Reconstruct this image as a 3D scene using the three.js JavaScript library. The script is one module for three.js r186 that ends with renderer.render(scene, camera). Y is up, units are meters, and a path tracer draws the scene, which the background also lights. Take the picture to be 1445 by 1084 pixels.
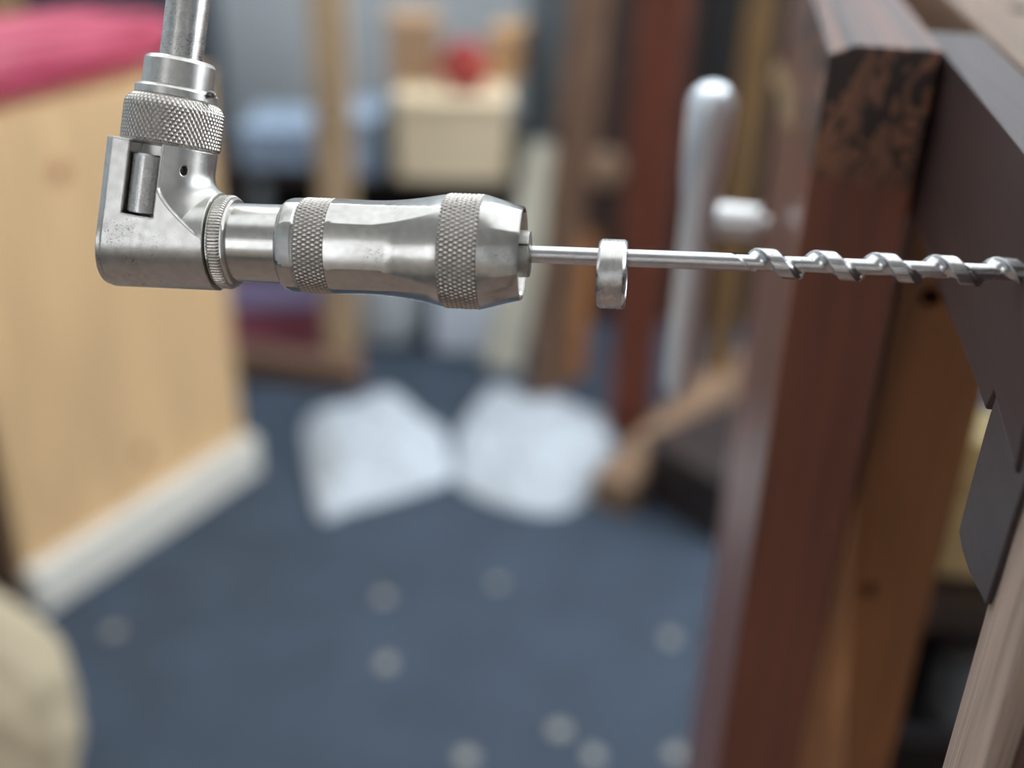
import * as THREE from 'three';
import { RoundedBoxGeometry } from 'three/addons/geometries/RoundedBoxGeometry.js';
import { mergeGeometries, mergeVertices, toCreasedNormals } from 'three/addons/utils/BufferGeometryUtils.js';
import { RectAreaLightUniformsLib } from 'three/addons/lights/RectAreaLightUniformsLib.js';
import { createNoise2D, createNoise3D } from 'simplex-noise';

// ------------------------------------------------------------------ camera
const W = 1445, Hh = 1084, F = 1560;
const scene = new THREE.Scene();
const camera = new THREE.PerspectiveCamera(2 * Math.atan(Hh / 2 / F) * 180 / Math.PI, W / Hh, 0.02, 30);
camera.position.set(0, 1.0, 0);
camera.rotation.order = 'YXZ';
camera.rotation.set(-27 * Math.PI / 180, 0, 0.034);
camera.focus = 0.266;
camera.userData.fStop = 4.0;
camera.updateMatrixWorld(true);
scene.add(camera);

// ------------------------------------------------------------------ exposure, world, lamps
const renderer = new THREE.WebGLRenderer({ antialias: true });
renderer.toneMapping = THREE.LinearToneMapping;
renderer.toneMappingExposure = 1.85;
renderer.shadowMap.enabled = true;
RectAreaLightUniformsLib.init();
scene.background = new THREE.Color().setRGB(3.3, 3.5, 3.75);   // overcast daylight outside the unseen windows
const CEIL = 2.55;
const LAMPS = [   // x, z, width, depth, intensity; out of view, placed to light tool and background
  [-0.3, -0.6, 3.2, 1.5, 0.56, 'large unseen ceiling light panel placed to light the drilling work'],
  [-0.3, -2.1, 3.2, 1.1, 2.1, 'large unseen ceiling light panel placed to light the back of the room'],
];
const LAMP_COLOR = new THREE.Color(0.93, 0.98, 1.0);

// ------------------------------------------------------------------ helpers
function rng(s) { return () => { s = (s + 0x6d2b79f5) | 0; let t = Math.imul(s ^ (s >>> 15), 1 | s); t = (t + Math.imul(t ^ (t >>> 7), 61 | t)) ^ t; return ((t ^ (t >>> 14)) >>> 0) / 4294967296; }; }
const V = (x, y, z) => new THREE.Vector3(x, y, z);
const clamp = (x, a, b) => Math.min(b, Math.max(a, x));
const sstep = (a, b, x) => { const t = clamp((x - a) / (b - a), 0, 1); return t * t * (3 - 2 * t); };
const R_ = V(0, 0, 0), U_ = V(0, 0, 0), B_ = V(0, 0, 0);
camera.matrixWorld.extractBasis(R_, U_, B_);
const FW = B_.clone().negate(), EYE = camera.position.clone();
const ray = (x, y) => FW.clone().addScaledVector(R_, (x - W / 2) / F).addScaledVector(U_, -(y - Hh / 2) / F);
const at = (x, y, d) => EYE.clone().addScaledVector(ray(x, y), d);
const onY = (x, y, h = 0) => { const r = ray(x, y); return EYE.clone().addScaledVector(r, (h - EYE.y) / r.y); };
const onZ = (x, y, h) => { const r = ray(x, y); return EYE.clone().addScaledVector(r, -h / r.z); };      // on the upright plane h metres in front
const onPlane = (x, y, p, n) => { const r = ray(x, y); return EYE.clone().addScaledVector(r, p.clone().sub(EYE).dot(n) / r.dot(n)); };

const used = {};
function numbered(n) { used[n] = (used[n] ?? -1) + 1; return used[n] ? n + '_' + String(used[n]).padStart(3, '0') : n; }
function shade(o) { o.castShadow = true; o.receiveShadow = true; return o; }
function tag(o, label, category, group) { o.userData.label = label; o.userData.category = category; if (group) o.userData.group = group; return o; }
function thing(name, label, category, pos, quat, group) {
  const g = new THREE.Group(); g.name = numbered(name); scene.add(g);
  if (pos) g.position.copy(pos);
  if (quat) g.quaternion.copy(quat);
  return tag(g, label, category, group);
}
function part(parent, name, geo, mat, label) {
  const m = shade(new THREE.Mesh(geo, mat)); m.name = name; parent.add(m);
  if (label) m.userData.label = label;
  return m;
}
function single(name, label, category, geo, mat, pos, quat, group) {
  const m = shade(new THREE.Mesh(geo, mat)); m.name = numbered(name); scene.add(m);
  if (pos) m.position.copy(pos);
  if (quat) m.quaternion.copy(quat);
  return tag(m, label, category, group);
}
function struct(name, geo, mat) { const m = shade(new THREE.Mesh(geo, mat)); m.name = name; m.userData.kind = 'structure'; scene.add(m); return m; }
// uv in metres by the dominant side of the normal; along = axis that the grain follows
function boxUV(g, along = 1, ox = 0, oy = 0) {
  const p = g.attributes.position, n = g.attributes.normal, uv = new Float32Array(p.count * 2);
  for (let i = 0; i < p.count; i++) {
    const c = [p.getX(i), p.getY(i), p.getZ(i)], a = [Math.abs(n.getX(i)), Math.abs(n.getY(i)), Math.abs(n.getZ(i))];
    const k = a[0] > a[1] && a[0] > a[2] ? 0 : a[1] > a[2] ? 1 : 2;
    let ax = [0, 1, 2].filter((j) => j !== k);
    if (ax[0] === along) ax = [ax[1], ax[0]];
    uv[2 * i] = c[ax[0]] + ox + k * 0.37; uv[2 * i + 1] = c[ax[1]] + oy;
  }
  g.setAttribute('uv', new THREE.BufferAttribute(uv, 2));
  return g;
}
let boxSeed = 0;
function box(w, h, d, r = 0.003, along = 1) { boxSeed += 0.173; return boxUV(new RoundedBoxGeometry(w, h, d, 3, Math.min(r, w * 0.45, h * 0.45, d * 0.45)), along, boxSeed, boxSeed * 1.7); }
const moved = (g, x, y, z) => { g.translate(x, y, z); return g; };
const yaw = (a) => new THREE.Quaternion().setFromAxisAngle(V(0, 1, 0), a);
function basis(x, y, z) { return new THREE.Quaternion().setFromRotationMatrix(new THREE.Matrix4().makeBasis(x, y, z)); }
// closed outline (in local x,y), thickness along +z
function plate(points, thick, bevel = 0.0006, along = 1) {
  const s = new THREE.Shape(points.map((p) => new THREE.Vector2(p[0], p[1])));
  const g = new THREE.ExtrudeGeometry(s, { depth: thick - 2 * bevel, bevelEnabled: true, bevelThickness: bevel, bevelSize: bevel, bevelOffset: -bevel, bevelSegments: 2, curveSegments: 8 });
  g.translate(0, 0, bevel);
  return boxUV(g, along);
}

// ------------------------------------------------------------------ textures
function dataTex(n, m, fn, srgb) {
  const d = new Uint8Array(n * m * 4);
  for (let y = 0; y < m; y++) for (let x = 0; x < n; x++) { const c = fn(x / n, y / m), i = (y * n + x) * 4; d[i] = clamp(c[0], 0, 1) * 255; d[i + 1] = clamp(c[1], 0, 1) * 255; d[i + 2] = clamp(c[2], 0, 1) * 255; d[i + 3] = 255; }
  const t = new THREE.DataTexture(d, n, m); t.wrapS = t.wrapT = THREE.RepeatWrapping; t.magFilter = THREE.LinearFilter; t.minFilter = THREE.LinearMipmapLinearFilter; t.generateMipmaps = true;
  if (srgb) t.colorSpace = THREE.SRGBColorSpace;
  t.needsUpdate = true; return t;
}
const noiseOf = (s) => createNoise2D(rng(s));
// seamless noise: four blended copies
function tileNoise(s) {
  const n = noiseOf(s);
  return (u, v, fx, fy) => {
    const f = (a, b) => n(a * fx, b * fy), wu = sstep(0, 1, u), wv = sstep(0, 1, v);
    return (f(u, v) * (1 - wu) + f(u - 1, v) * wu) * (1 - wv) + (f(u, v - 1) * (1 - wu) + f(u - 1, v - 1) * wu) * wv;
  };
}
const G = (x) => [x, x, x];
function woodMap(seed, lo, contrast = 1) {
  const n = tileNoise(seed), k = tileNoise(seed + 9);
  return dataTex(768, 768, (u, v) => {
    const w = n(u, v, 3, 1.2) * 0.5, fine = k(u, v, 190, 4), mid = n(u + w * 0.1, v, 36, 1.4), big = k(u, v, 5, 2);
    const pore = Math.max(0, k(u, v, 120, 9) - 0.45) * 0.9;
    return G(clamp(0.86 + contrast * (0.07 * fine + 0.1 * mid + 0.09 * big - 0.3 * pore), lo, 1));
  }, true);
}
const rep = (t, x, y = x) => { const c = t.clone(); c.repeat.set(1 / x, 1 / y); c.needsUpdate = true; return c; };
const WOOD = rep(woodMap(11, 0.3, 1.0), 0.22, 0.3), WOODFINE = rep(woodMap(31, 0.3, 1.5), 0.07, 0.12), PLY = rep(woodMap(23, 0.5, 0.45), 0.5, 0.9);
const SAWN = rep(woodMap(63, 0.3, 1.5), 0.035, 0.2);
const lin = (r, g, b) => new THREE.Color().setRGB(r / 255, g / 255, b / 255, THREE.SRGBColorSpace);
const wood = (r, g, b, rough = 0.5, map = WOOD, bump = 0.0004) => new THREE.MeshStandardMaterial({ color: lin(r, g, b), map, roughness: rough, bumpMap: map, bumpScale: bump });
const plain = (r, g, b, rough = 0.7, metal = 0) => new THREE.MeshStandardMaterial({ color: lin(r, g, b), roughness: rough, metalness: metal });

// steel: warm nickel over steel, pits, rubbed streaks
const nS = tileNoise(5), nS2 = tileNoise(6), nS3 = tileNoise(7);
const pitOf = (u, v) => { const area = sstep(-0.1, 0.7, nS(u, v, 4, 4)); return sstep(0.62 - 0.14 * area, 0.86, nS2(u, v, 90, 90)) + 0.7 * sstep(0.55, 0.8, nS3(u, v, 34, 34)) * area; };
const steelColor = dataTex(1024, 1024, (u, v) => { const p = clamp(pitOf(u, v), 0, 1), c = 0.94 + 0.04 * nS(u, v, 9, 9) - 0.52 * p; return [c, c * (1 - 0.02 * p) * 0.995, c * 0.985 * (1 - 0.06 * p)]; }, true);
const steelRough = dataTex(1024, 1024, (u, v) => { const s = 0.5 + 0.5 * nS3(u, v, 6, 220), p = clamp(pitOf(u, v), 0, 1); return G(clamp(0.5 + 0.06 * nS(u, v, 7, 7) + 0.12 * s + 0.3 * p, 0, 1)); });
const steelBump = dataTex(1024, 1024, (u, v) => G(0.7 + 0.1 * nS3(u, v, 8, 160) + 0.04 * nS2(u, v, 160, 20) - 0.2 * clamp(pitOf(u, v), 0, 1)));
const SC = 0.03;
const steel = (c, rough, bump = 0.00002) => new THREE.MeshStandardMaterial({ color: new THREE.Color().setRGB(...c), metalness: 1, roughness: rough, map: rep(steelColor, SC), roughnessMap: rep(steelRough, SC), bumpMap: rep(steelBump, SC), bumpScale: bump });
const M = {
  body: steel([0.68, 0.67, 0.65], 0.58), sleeve: steel([0.66, 0.65, 0.63], 0.4, 0.00001), knurl: new THREE.MeshStandardMaterial({ vertexColors: true, color: new THREE.Color().setRGB(0.63, 0.6, 0.56), metalness: 1, roughness: 0.27 }),
  rod: steel([0.66, 0.65, 0.64], 0.5), bit: steel([0.74, 0.74, 0.76], 0.36, 0.00001), dark: steel([0.2, 0.2, 0.2], 0.5), jaw: steel([0.5, 0.49, 0.46], 0.8), ring: steel([0.74, 0.73, 0.72], 0.5, 0.000004),
};

// ------------------------------------------------------------------ the room
const floorN = tileNoise(41), floorMap = dataTex(1024, 1024, (u, v) => { const a = 0.86 + 0.07 * floorN(u, v, 7, 7) + 0.06 * floorN(u, v, 30, 30) + 0.05 * floorN(u, v, 120, 120); return [a, a, a]; }, true);
const floorMat = new THREE.MeshStandardMaterial({ color: lin(59, 74, 92), map: rep(floorMap, 1.1), roughness: 0.75 });
const RX = 2.3, ZB = -2.85, ZF = 2.2;
struct('floor_2', moved(boxUV(new THREE.BoxGeometry(2.4, 0.012, 2.2), 2), 0.1, 0.006, 0.3), wood(158, 138, 127, 0.6, PLY));   // tan boards out of view, placed to give the metal warm reflections
struct('floor', moved(boxUV(new THREE.BoxGeometry(2 * RX + 0.4, 0.12, ZF - ZB + 0.4), 2), 0, -0.06, (ZF + ZB) / 2), floorMat);
const ceilMat = plain(216, 214, 208, 0.9), wallMat = plain(186, 192, 196, 0.9), warmMat = plain(214, 200, 184, 0.9);
struct('ceiling', moved(new THREE.BoxGeometry(2 * RX + 0.4, 0.12, ZF - ZB + 0.4), 0, CEIL + 0.06, (ZF + ZB) / 2), ceilMat);
struct('wall_back', moved(new THREE.BoxGeometry(2 * RX + 0.4, CEIL, 0.12), 0, CEIL / 2, ZB - 0.06), wallMat);
{ // unseen wall and window behind the camera, placed for reflections and light on the tool
  const x0 = -2.15, x1 = 2.1, y0 = 0.95, y1 = 2.4, o = RX + 0.2, p = [];
  for (const [a, b, c, d] of [[-o, x0, 0, CEIL], [x1, o, 0, CEIL], [x0, x1, 0, y0], [x0, x1, y1, CEIL]]) p.push(boxUV(moved(new THREE.BoxGeometry(b - a, d - c, 0.12), (a + b) / 2, (c + d) / 2, ZF + 0.06)));
  struct('wall_front', mergeGeometries(p), warmMat);
  const fr = [], fm = plain(225, 222, 214, 0.5), xm = (x0 + x1) / 2, ym = (y0 + y1) / 2, n = 4, pw = (x1 - x0) / n;
  fr.push(moved(box(x1 - x0, 0.05, 0.06), xm, y0 + 0.025, ZF + 0.06), moved(box(x1 - x0, 0.05, 0.06), xm, y1 - 0.025, ZF + 0.06));
  for (let i = 0; i <= n; i++) fr.push(moved(box(0.05, y1 - y0 - 0.1, 0.06), clamp(x0 + i * pw, x0 + 0.025, x1 - 0.025), ym, ZF + 0.06));
  const win = struct('unseen_window_1', mergeGeometries(fr), fm);
  const glass = (k) => new THREE.MeshPhysicalMaterial({ color: new THREE.Color().setRGB(k, k * 0.99, k * 0.98), transmission: 1, thickness: 0, roughness: 0.0, ior: 1.45 });
  for (let i = 0; i < n; i++) part(win, 'pane', moved(new THREE.BoxGeometry(pw - 0.06, y1 - y0 - 0.1, 0.004), x0 + (i + 0.5) * pw, ym, ZF + 0.06), glass([0.64, 0.3, 0.25, 0.28][i]));  // pane tints graded to set how bright each reflection on the tool is
}
struct('wall_left', moved(new THREE.BoxGeometry(0.12, CEIL, ZF - ZB), -RX - 0.06, CEIL / 2, (ZF + ZB) / 2), wallMat);
{ // right wall with a wide unseen window, placed to light the cabinet and floor
  const z0 = -2.6, z1 = 0.2, y0 = 0.75, y1 = 2.4, p = [];
  for (const [a, b, c, d] of [[ZB, z0, 0, CEIL], [z1, ZF, 0, CEIL], [z0, z1, 0, y0], [z0, z1, y1, CEIL]]) p.push(boxUV(moved(new THREE.BoxGeometry(0.12, d - c, b - a), RX + 0.06, (c + d) / 2, (a + b) / 2)));
  struct('wall_right', mergeGeometries(p), wallMat);
  const fr = [], fm = plain(225, 222, 214, 0.5), zm = (z0 + z1) / 2, ym = (y0 + y1) / 2;
  for (const [w, h, z, y] of [[z1 - z0, 0.05, zm, y0 + 0.025], [z1 - z0, 0.05, zm, y1 - 0.025], [0.05, y1 - y0 - 0.1, z0 + 0.025, ym], [0.05, y1 - y0 - 0.1, z1 - 0.025, ym], [0.045, y1 - y0 - 0.1, zm, ym]]) fr.push(moved(box(0.06, h, w), RX + 0.06, y, z));
  const win = struct('unseen_window_2', mergeGeometries(fr), fm);
  const glass = new THREE.MeshPhysicalMaterial({ color: 0xffffff, transmission: 1, thickness: 0, roughness: 0.0, ior: 1.45 });
  for (const q of [z0 + (z1 - z0) * 0.25, z0 + (z1 - z0) * 0.75]) part(win, 'pane', moved(new THREE.BoxGeometry(0.004, y1 - y0 - 0.1, (z1 - z0) / 2 - 0.07), RX + 0.06, ym, q), glass);
}
for (const [x, z, w, d, power, label] of LAMPS) {
  const t = thing('unseen_ceiling_light', label, 'light', V(x, CEIL - 0.06, z));
  const rim = 0.025, metal = plain(235, 235, 235, 0.5);
  const bars = [box(w + 2 * rim, 0.06, rim), box(w + 2 * rim, 0.06, rim), box(rim, 0.06, d), box(rim, 0.06, d), box(w, 0.012, d)];
  bars[0].translate(0, 0.03, d / 2 + rim / 2); bars[1].translate(0, 0.03, -d / 2 - rim / 2); bars[2].translate(w / 2 + rim / 2, 0.03, 0); bars[3].translate(-w / 2 - rim / 2, 0.03, 0); bars[4].translate(0, 0.05, 0);
  part(t, 'frame', mergeGeometries(bars), metal);
  part(t, 'diffuser', moved(new THREE.BoxGeometry(w, 0.008, d), 0, 0.012, 0), new THREE.MeshStandardMaterial({ color: 0xffffff, roughness: 0.6, emissive: LAMP_COLOR, emissiveIntensity: power * 0.12 }));
  const L = new THREE.RectAreaLight(LAMP_COLOR, power, w, d); L.position.set(0, 0.004, 0); L.rotation.x = -Math.PI / 2; L.castShadow = true; t.add(L); L.name = 'lamp_light';
}

// ------------------------------------------------------------------ the drilling tool, sizes from its outline
const D0 = 0.268, D1 = 0.2505;
const T0 = at(440, 346.5, D0), T1 = at(1400, 384, D1), AX = T1.clone().sub(T0).normalize();
const tOf = (px) => {                      // metres along the bit axis from T0 at image column px
  const v0 = T0.clone().sub(EYE), s = (px - W / 2) / F;
  return (s * v0.dot(FW) - v0.dot(R_)) / (AX.dot(R_) - s * AX.dot(FW));
};
const axisAt = (px) => T0.clone().addScaledVector(AX, tOf(px));
const kOf = (px) => axisAt(px).sub(EYE).dot(FW) / F;   // metres per image pixel at that place
const ORI = axisAt(224), K = kOf(224);
const LEGTOP = at(266, 0, ORI.clone().sub(EYE).dot(FW) - 0.0075);
const LEG = LEGTOP.clone().sub(ORI).normalize();
const ZT = AX.clone().cross(LEG).normalize(), YT = ZT.clone().cross(AX).normalize();
const QT = basis(AX, YT, ZT), BETA = Math.atan2(LEG.dot(AX), LEG.dot(YT));
const TO = tOf(224), lx = (px) => tOf(px) - TO;         // local x of an image column

const NSEG = 128;
function lathe(pts, seg = NSEG, crease = 0.5) {           // pts: [axial, radius] metres; axis = +y
  let g = new THREE.LatheGeometry(pts.map((p) => new THREE.Vector2(Math.max(p[1], 1e-6), p[0])), seg);
  const n = pts.length, uv = g.attributes.uv, L = [0];
  for (let i = 1; i < n; i++) L.push(L[i - 1] + Math.hypot(pts[i][0] - pts[i - 1][0], pts[i][1] - pts[i - 1][1]));
  const rm = Math.max(...pts.map((p) => p[1]));
  for (let i = 0; i < uv.count; i++) uv.setXY(i, Math.floor(i / n) / seg * 2 * Math.PI * rm, L[i % n]);
  g.deleteAttribute('normal');
  return toCreasedNormals(g, crease);
}
const alongX = (g) => g.rotateZ(-Math.PI / 2);            // +y becomes +x (the seam ends up at the back)
const alongLeg = (g) => g.rotateZ(-BETA);
const latheX = (pts, seg) => alongX(lathe(pts.map(([x, r, kx]) => [lx(x), r * kOf(kx ?? x)]), seg));
// knurled band about +y: axial 0..len, radius r, n grooves round, axial period p
function knurl(len, r, n, p, depth, opt = {}) {
  const per = opt.per ?? 8, nt = n * per, nx = Math.max(8, Math.round(len / p * (opt.perX ?? 12))), pos = [], idx = [], uv = [], col = [];
  const tri = (a) => 1 - Math.abs(2 * (a - Math.floor(a)) - 1), nn = noiseOf(77);
  for (let i = 0; i <= nx; i++) for (let j = 0; j <= nt; j++) {
    const y = len * i / nx, th = 2 * Math.PI * j / nt;
    let h;
    if (opt.straight) h = Math.min(1, 1.9 * tri(n * j / nt));
    else h = Math.min(1, 1.25 * Math.min(tri(n * j / nt + y / p), tri(n * j / nt - y / p)));
    h *= 0.86 + 0.14 * nn(Math.cos(th) * 6, y / p * 0.8 + Math.sin(th) * 6);
    const e = Math.min(y, len - y) / (opt.edge ?? 0.0004), rr = (opt.shape ? opt.shape(y / len) : 1) * r - (e < 1 ? depth * (1 - e) * 1.2 : 0) - depth * (1 - h);
    pos.push(rr * Math.sin(th), y, rr * Math.cos(th)); uv.push(th * r, y); const grooveTone = 0.4 + 0.6 * sstep(0.05, 0.6, h); col.push(grooveTone, grooveTone * (0.97 + 0.03 * h), grooveTone * (0.94 + 0.06 * h));  // darker towards the bottom of the grooves
  }
  for (let i = 0; i < nx; i++) for (let j = 0; j < nt; j++) { const a = i * (nt + 1) + j, b = a + nt + 1; idx.push(a, a + 1, b, b, a + 1, b + 1); }
  const g = new THREE.BufferGeometry(); g.setAttribute('position', new THREE.Float32BufferAttribute(pos, 3)); g.setAttribute('uv', new THREE.Float32BufferAttribute(uv, 2)); g.setAttribute('color', new THREE.Float32BufferAttribute(col, 3)); g.setIndex(idx);
  g.computeVertexNormals();
  return g;
}
// surface of a distance field, one vertex per crossed cell, pulled onto the field
function netOf(sdf, lo, hi, step) {
  const n = [0, 1, 2].map((i) => Math.ceil((hi[i] - lo[i]) / step) + 1), [nx, ny, nz] = n;
  const f = new Float32Array(nx * ny * nz), id = (i, j, k) => (k * ny + j) * nx + i;
  for (let k = 0; k < nz; k++) for (let j = 0; j < ny; j++) for (let i = 0; i < nx; i++) f[id(i, j, k)] = sdf(lo[0] + i * step, lo[1] + j * step, lo[2] + k * step);
  const vid = new Int32Array(f.length).fill(-1), pos = [], nor = [], idx = [];
  const e = step * 0.3, grad = (p) => { const g = [sdf(p[0] + e, p[1], p[2]) - sdf(p[0] - e, p[1], p[2]), sdf(p[0], p[1] + e, p[2]) - sdf(p[0], p[1] - e, p[2]), sdf(p[0], p[1], p[2] + e) - sdf(p[0], p[1], p[2] - e)]; return g.map((x) => x / (2 * e)); };
  for (let k = 0; k < nz - 1; k++) for (let j = 0; j < ny - 1; j++) for (let i = 0; i < nx - 1; i++) {
    let c = 0, s = [0, 0, 0];
    const val = (a, b, d) => f[id(i + a, j + b, k + d)];
    for (const [a, b] of EDGES) { const va = val(...a), vb = val(...b); if ((va < 0) !== (vb < 0)) { const t = va / (va - vb); for (let q = 0; q < 3; q++) s[q] += a[q] + (b[q] - a[q]) * t; c++; } }
    if (!c) continue;
    const p = [lo[0] + (i + s[0] / c) * step, lo[1] + (j + s[1] / c) * step, lo[2] + (k + s[2] / c) * step];
    let g = grad(p);
    for (let it = 0; it < 2; it++) { const d = sdf(...p), l = g[0] ** 2 + g[1] ** 2 + g[2] ** 2 || 1; for (let q = 0; q < 3; q++) p[q] -= clamp(d * g[q] / l, -step * 0.5, step * 0.5); g = grad(p); }
    const l = Math.hypot(...g) || 1;
    vid[id(i, j, k)] = pos.length / 3; pos.push(...p); nor.push(g[0] / l, g[1] / l, g[2] / l);
  }
  const quad = (a, b, c, d, flip) => { if (a < 0 || b < 0 || c < 0 || d < 0) return; flip ? idx.push(a, c, b, a, d, c) : idx.push(a, b, c, a, c, d); };
  for (let k = 1; k < nz - 1; k++) for (let j = 1; j < ny - 1; j++) for (let i = 1; i < nx - 1; i++) {
    const v = f[id(i, j, k)] < 0;
    if (v !== f[id(i + 1, j, k)] < 0) quad(vid[id(i, j - 1, k - 1)], vid[id(i, j, k - 1)], vid[id(i, j, k)], vid[id(i, j - 1, k)], !v);
    if (v !== f[id(i, j + 1, k)] < 0) quad(vid[id(i - 1, j, k - 1)], vid[id(i - 1, j, k)], vid[id(i, j, k)], vid[id(i, j, k - 1)], !v);
    if (v !== f[id(i, j, k + 1)] < 0) quad(vid[id(i - 1, j - 1, k)], vid[id(i, j - 1, k)], vid[id(i, j, k)], vid[id(i - 1, j, k)], !v);
  }
  const g = new THREE.BufferGeometry(); g.setAttribute('position', new THREE.Float32BufferAttribute(pos, 3)); g.setAttribute('normal', new THREE.Float32BufferAttribute(nor, 3)); g.setIndex(idx);
  return g;
}
const C8 = []; for (let a = 0; a < 8; a++) C8.push([a & 1, (a >> 1) & 1, a >> 2]);
const EDGES = []; for (let a = 0; a < 8; a++) for (let b = a + 1; b < 8; b++) if ([1, 2, 4].includes(a ^ b)) EDGES.push([C8[a], C8[b]]);
const smin = (a, b, k) => { const h = Math.max(k - Math.abs(a - b), 0) / k; return Math.min(a, b) - h * h * k * 0.25; };
const smax = (a, b, k) => -smin(-a, -b, k);

const tool = thing('angle_drill_extension', 'nickel-plated right-angle drill extension with knurled chuck and upright shaft', 'drill tool', ORI, QT);
{ // body, in units of K
  const cb = Math.cos(BETA), sb = Math.sin(BETA), RB = 68, TOPB = 130;
  const bodySdf = (x, y, z) => {
    const a = x * cb - y * sb, b = x * sb + y * cb;
    const u = y > 0 ? Math.abs(z) - RB : Math.hypot(y, z) - RB, left = -a - 66;
    const cut = Math.max(left, (u + left + 15) * 0.7071);
    const lim = 20 + 34 * clamp((72 - b) / 36, 0, 3) ** 1.5;                // the turned shoulder starts right of this line
    const slab = smax(Math.max(u, cut, x - 90), Math.max((a - lim) * 0.6, b - TOPB), 2);
    const neck = Math.max(Math.hypot(a, z) - 65, b - TOPB, -b - 20);
    const barrel = Math.max(Math.hypot(y, z) - RB, x - 90, cut);
    let d = Math.max(smin(Math.max(neck, -a - 10), Math.max(Math.hypot(y, z) - RB + 2.5, x - 90, -a - 60), 34), u + 2);
    d = Math.min(d, slab, barrel);
    const slot = Math.max(Math.abs(a + 4.5) - 22, 31 - b, 30 - z);
    const hx = a - 47, hb = b - 100;                                       // small oil hole in the turned shoulder
    const hole = Math.max(Math.hypot(hx - (z - 50) * 0.9, hb) - 6.5, 30 - z);
    d = smax(d, -slot, 2); d = smax(d, -hole, 2);
    return d;
  };
  const g = netOf(bodySdf, [-92, -75, -75], [98, 138, 75], 1.5);
  g.scale(K, K, K); boxUV(g, 0, 0.011, 0.004);
  part(tool, 'body', g, M.body);
  // roller seen in the slot
  const pin = lathe([[33, 0], [33, 19], [35, 22], [112, 22], [114, 20], [114, 0]].map(([s, r]) => [s * K, r * K]), 48);
  pin.translate(-5.5 * K, 0, 47 * K); alongLeg(pin);
  part(tool, 'slot_pin', pin, M.rod, 'polished round pin in the slot of the body');
  // upright
  const L = (pts, seg) => alongLeg(lathe(pts.map(([s, r]) => [s * K, r * K]), seg));
  const band = knurl(64 * K, 68 * K, 62, 9.5 * K, 2.0 * K, { shape: (t) => 1 - 0.1 * sstep(0.72, 1, t) ** 2, edge: 3 * K, perX: 10 });
  band.translate(0, 131 * K, 0);
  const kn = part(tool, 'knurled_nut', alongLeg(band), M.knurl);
  part(kn, 'nut_core', L([[129, 20], [129, 64], [132, 65.5], [190, 59], [195, 57], [196, 20]]), M.body);
  part(tool, 'collar', L([[195, 30], [195, 54], [197, 56], [206, 56], [209, 54], [210, 49.5], [211, 48], [244, 48], [248, 45.5], [249.5, 43], [249.5, 28]]), M.body);
  part(tool, 'shaft', L([[120, 0], [120, 29], [700, 30], [704, 26], [704, 0]]), M.rod);
  const screw = new THREE.SphereGeometry(5.2 * K, 24, 16); screw.scale(1.3, 1, 1); screw.translate(57 * K, 208 * K, 18 * K);
  part(tool, 'set_screw', alongLeg(screw), M.dark, 'small dark screw head on the collar');
  // ring and neck
  const ring = knurl(lx(332) - lx(314), 65.5 * K, 88, 5 * K, 1.9 * K, { straight: true, edge: 3.2 * K, per: 8 }); ring.translate(0, lx(314), 0);
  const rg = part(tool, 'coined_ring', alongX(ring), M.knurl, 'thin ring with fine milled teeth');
  part(rg, 'ring_core', latheX([[311, 20], [311, 60], [313, 63], [317, 63.2], [317, 61], [330, 61], [330, 62.5], [334, 62.5], [336.5, 60], [336.5, 20]]), M.body);
  part(tool, 'neck_tube', latheX([[320, 20], [320, 55], [402, 55.5], [406, 55.5], [406, 20]]), M.sleeve);
  // chuck
  const ck = part(tool, 'chuck_sleeve', latheX([[403, 40], [403.5, 57], [405, 59.5], [408, 62.5], [412, 64.4], [417, 65.6], [427, 66], [429.5, 64.5], [472, 64.5], [474, 66.8], [477, 67.4], [490, 66.9], [505, 66.4], [525, 66.2], [540, 66.6], [555, 67.5], [570, 69], [584, 70.9], [598, 73.1], [612, 75.7], [626, 78.4], [628.5, 78.4], [630, 77.5], [681, 77.5], [683, 80.2], [685, 80.4],
    [736.5, 66.2], [738, 65.2], [738, 63.2], [736, 61.5], [708, 56], [700, 20]], 160), M.sleeve);
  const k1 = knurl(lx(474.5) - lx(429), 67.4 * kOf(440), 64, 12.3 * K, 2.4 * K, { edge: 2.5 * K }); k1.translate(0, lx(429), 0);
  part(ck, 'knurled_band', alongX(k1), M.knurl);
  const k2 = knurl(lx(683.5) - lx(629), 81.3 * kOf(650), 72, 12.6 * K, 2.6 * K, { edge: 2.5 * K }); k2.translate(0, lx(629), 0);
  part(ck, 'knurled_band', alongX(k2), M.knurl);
  // two jaws in the mouth
  for (const s of [1, -1]) {
    const r = 33 * kOf(740), gap = 1.6 * K, sh = new THREE.Shape();
    const a0 = Math.asin(gap / r); sh.moveTo(r * Math.cos(a0), gap); sh.absarc(0, 0, r, a0, Math.PI - a0, false); sh.lineTo(-10 * K, gap); sh.absarc(0, 0, 11.5 * K, Math.PI * 0.95, Math.PI * 0.05, true); sh.closePath();
    const j = new THREE.ExtrudeGeometry(sh, { depth: lx(746) - lx(702), bevelEnabled: true, bevelSize: 1.4 * K, bevelThickness: 2 * K, bevelSegments: 3, bevelOffset: -1.4 * K, curveSegments: 20 });
    // section x,y -> local z,y ; depth -> x
    j.rotateY(Math.PI / 2); j.translate(lx(702), 0, 0); j.rotateX(-0.38 + (s < 0 ? Math.PI : 0));
    boxUV(j, 0); part(tool, 'jaw', j, M.jaw);
  }
}

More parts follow.
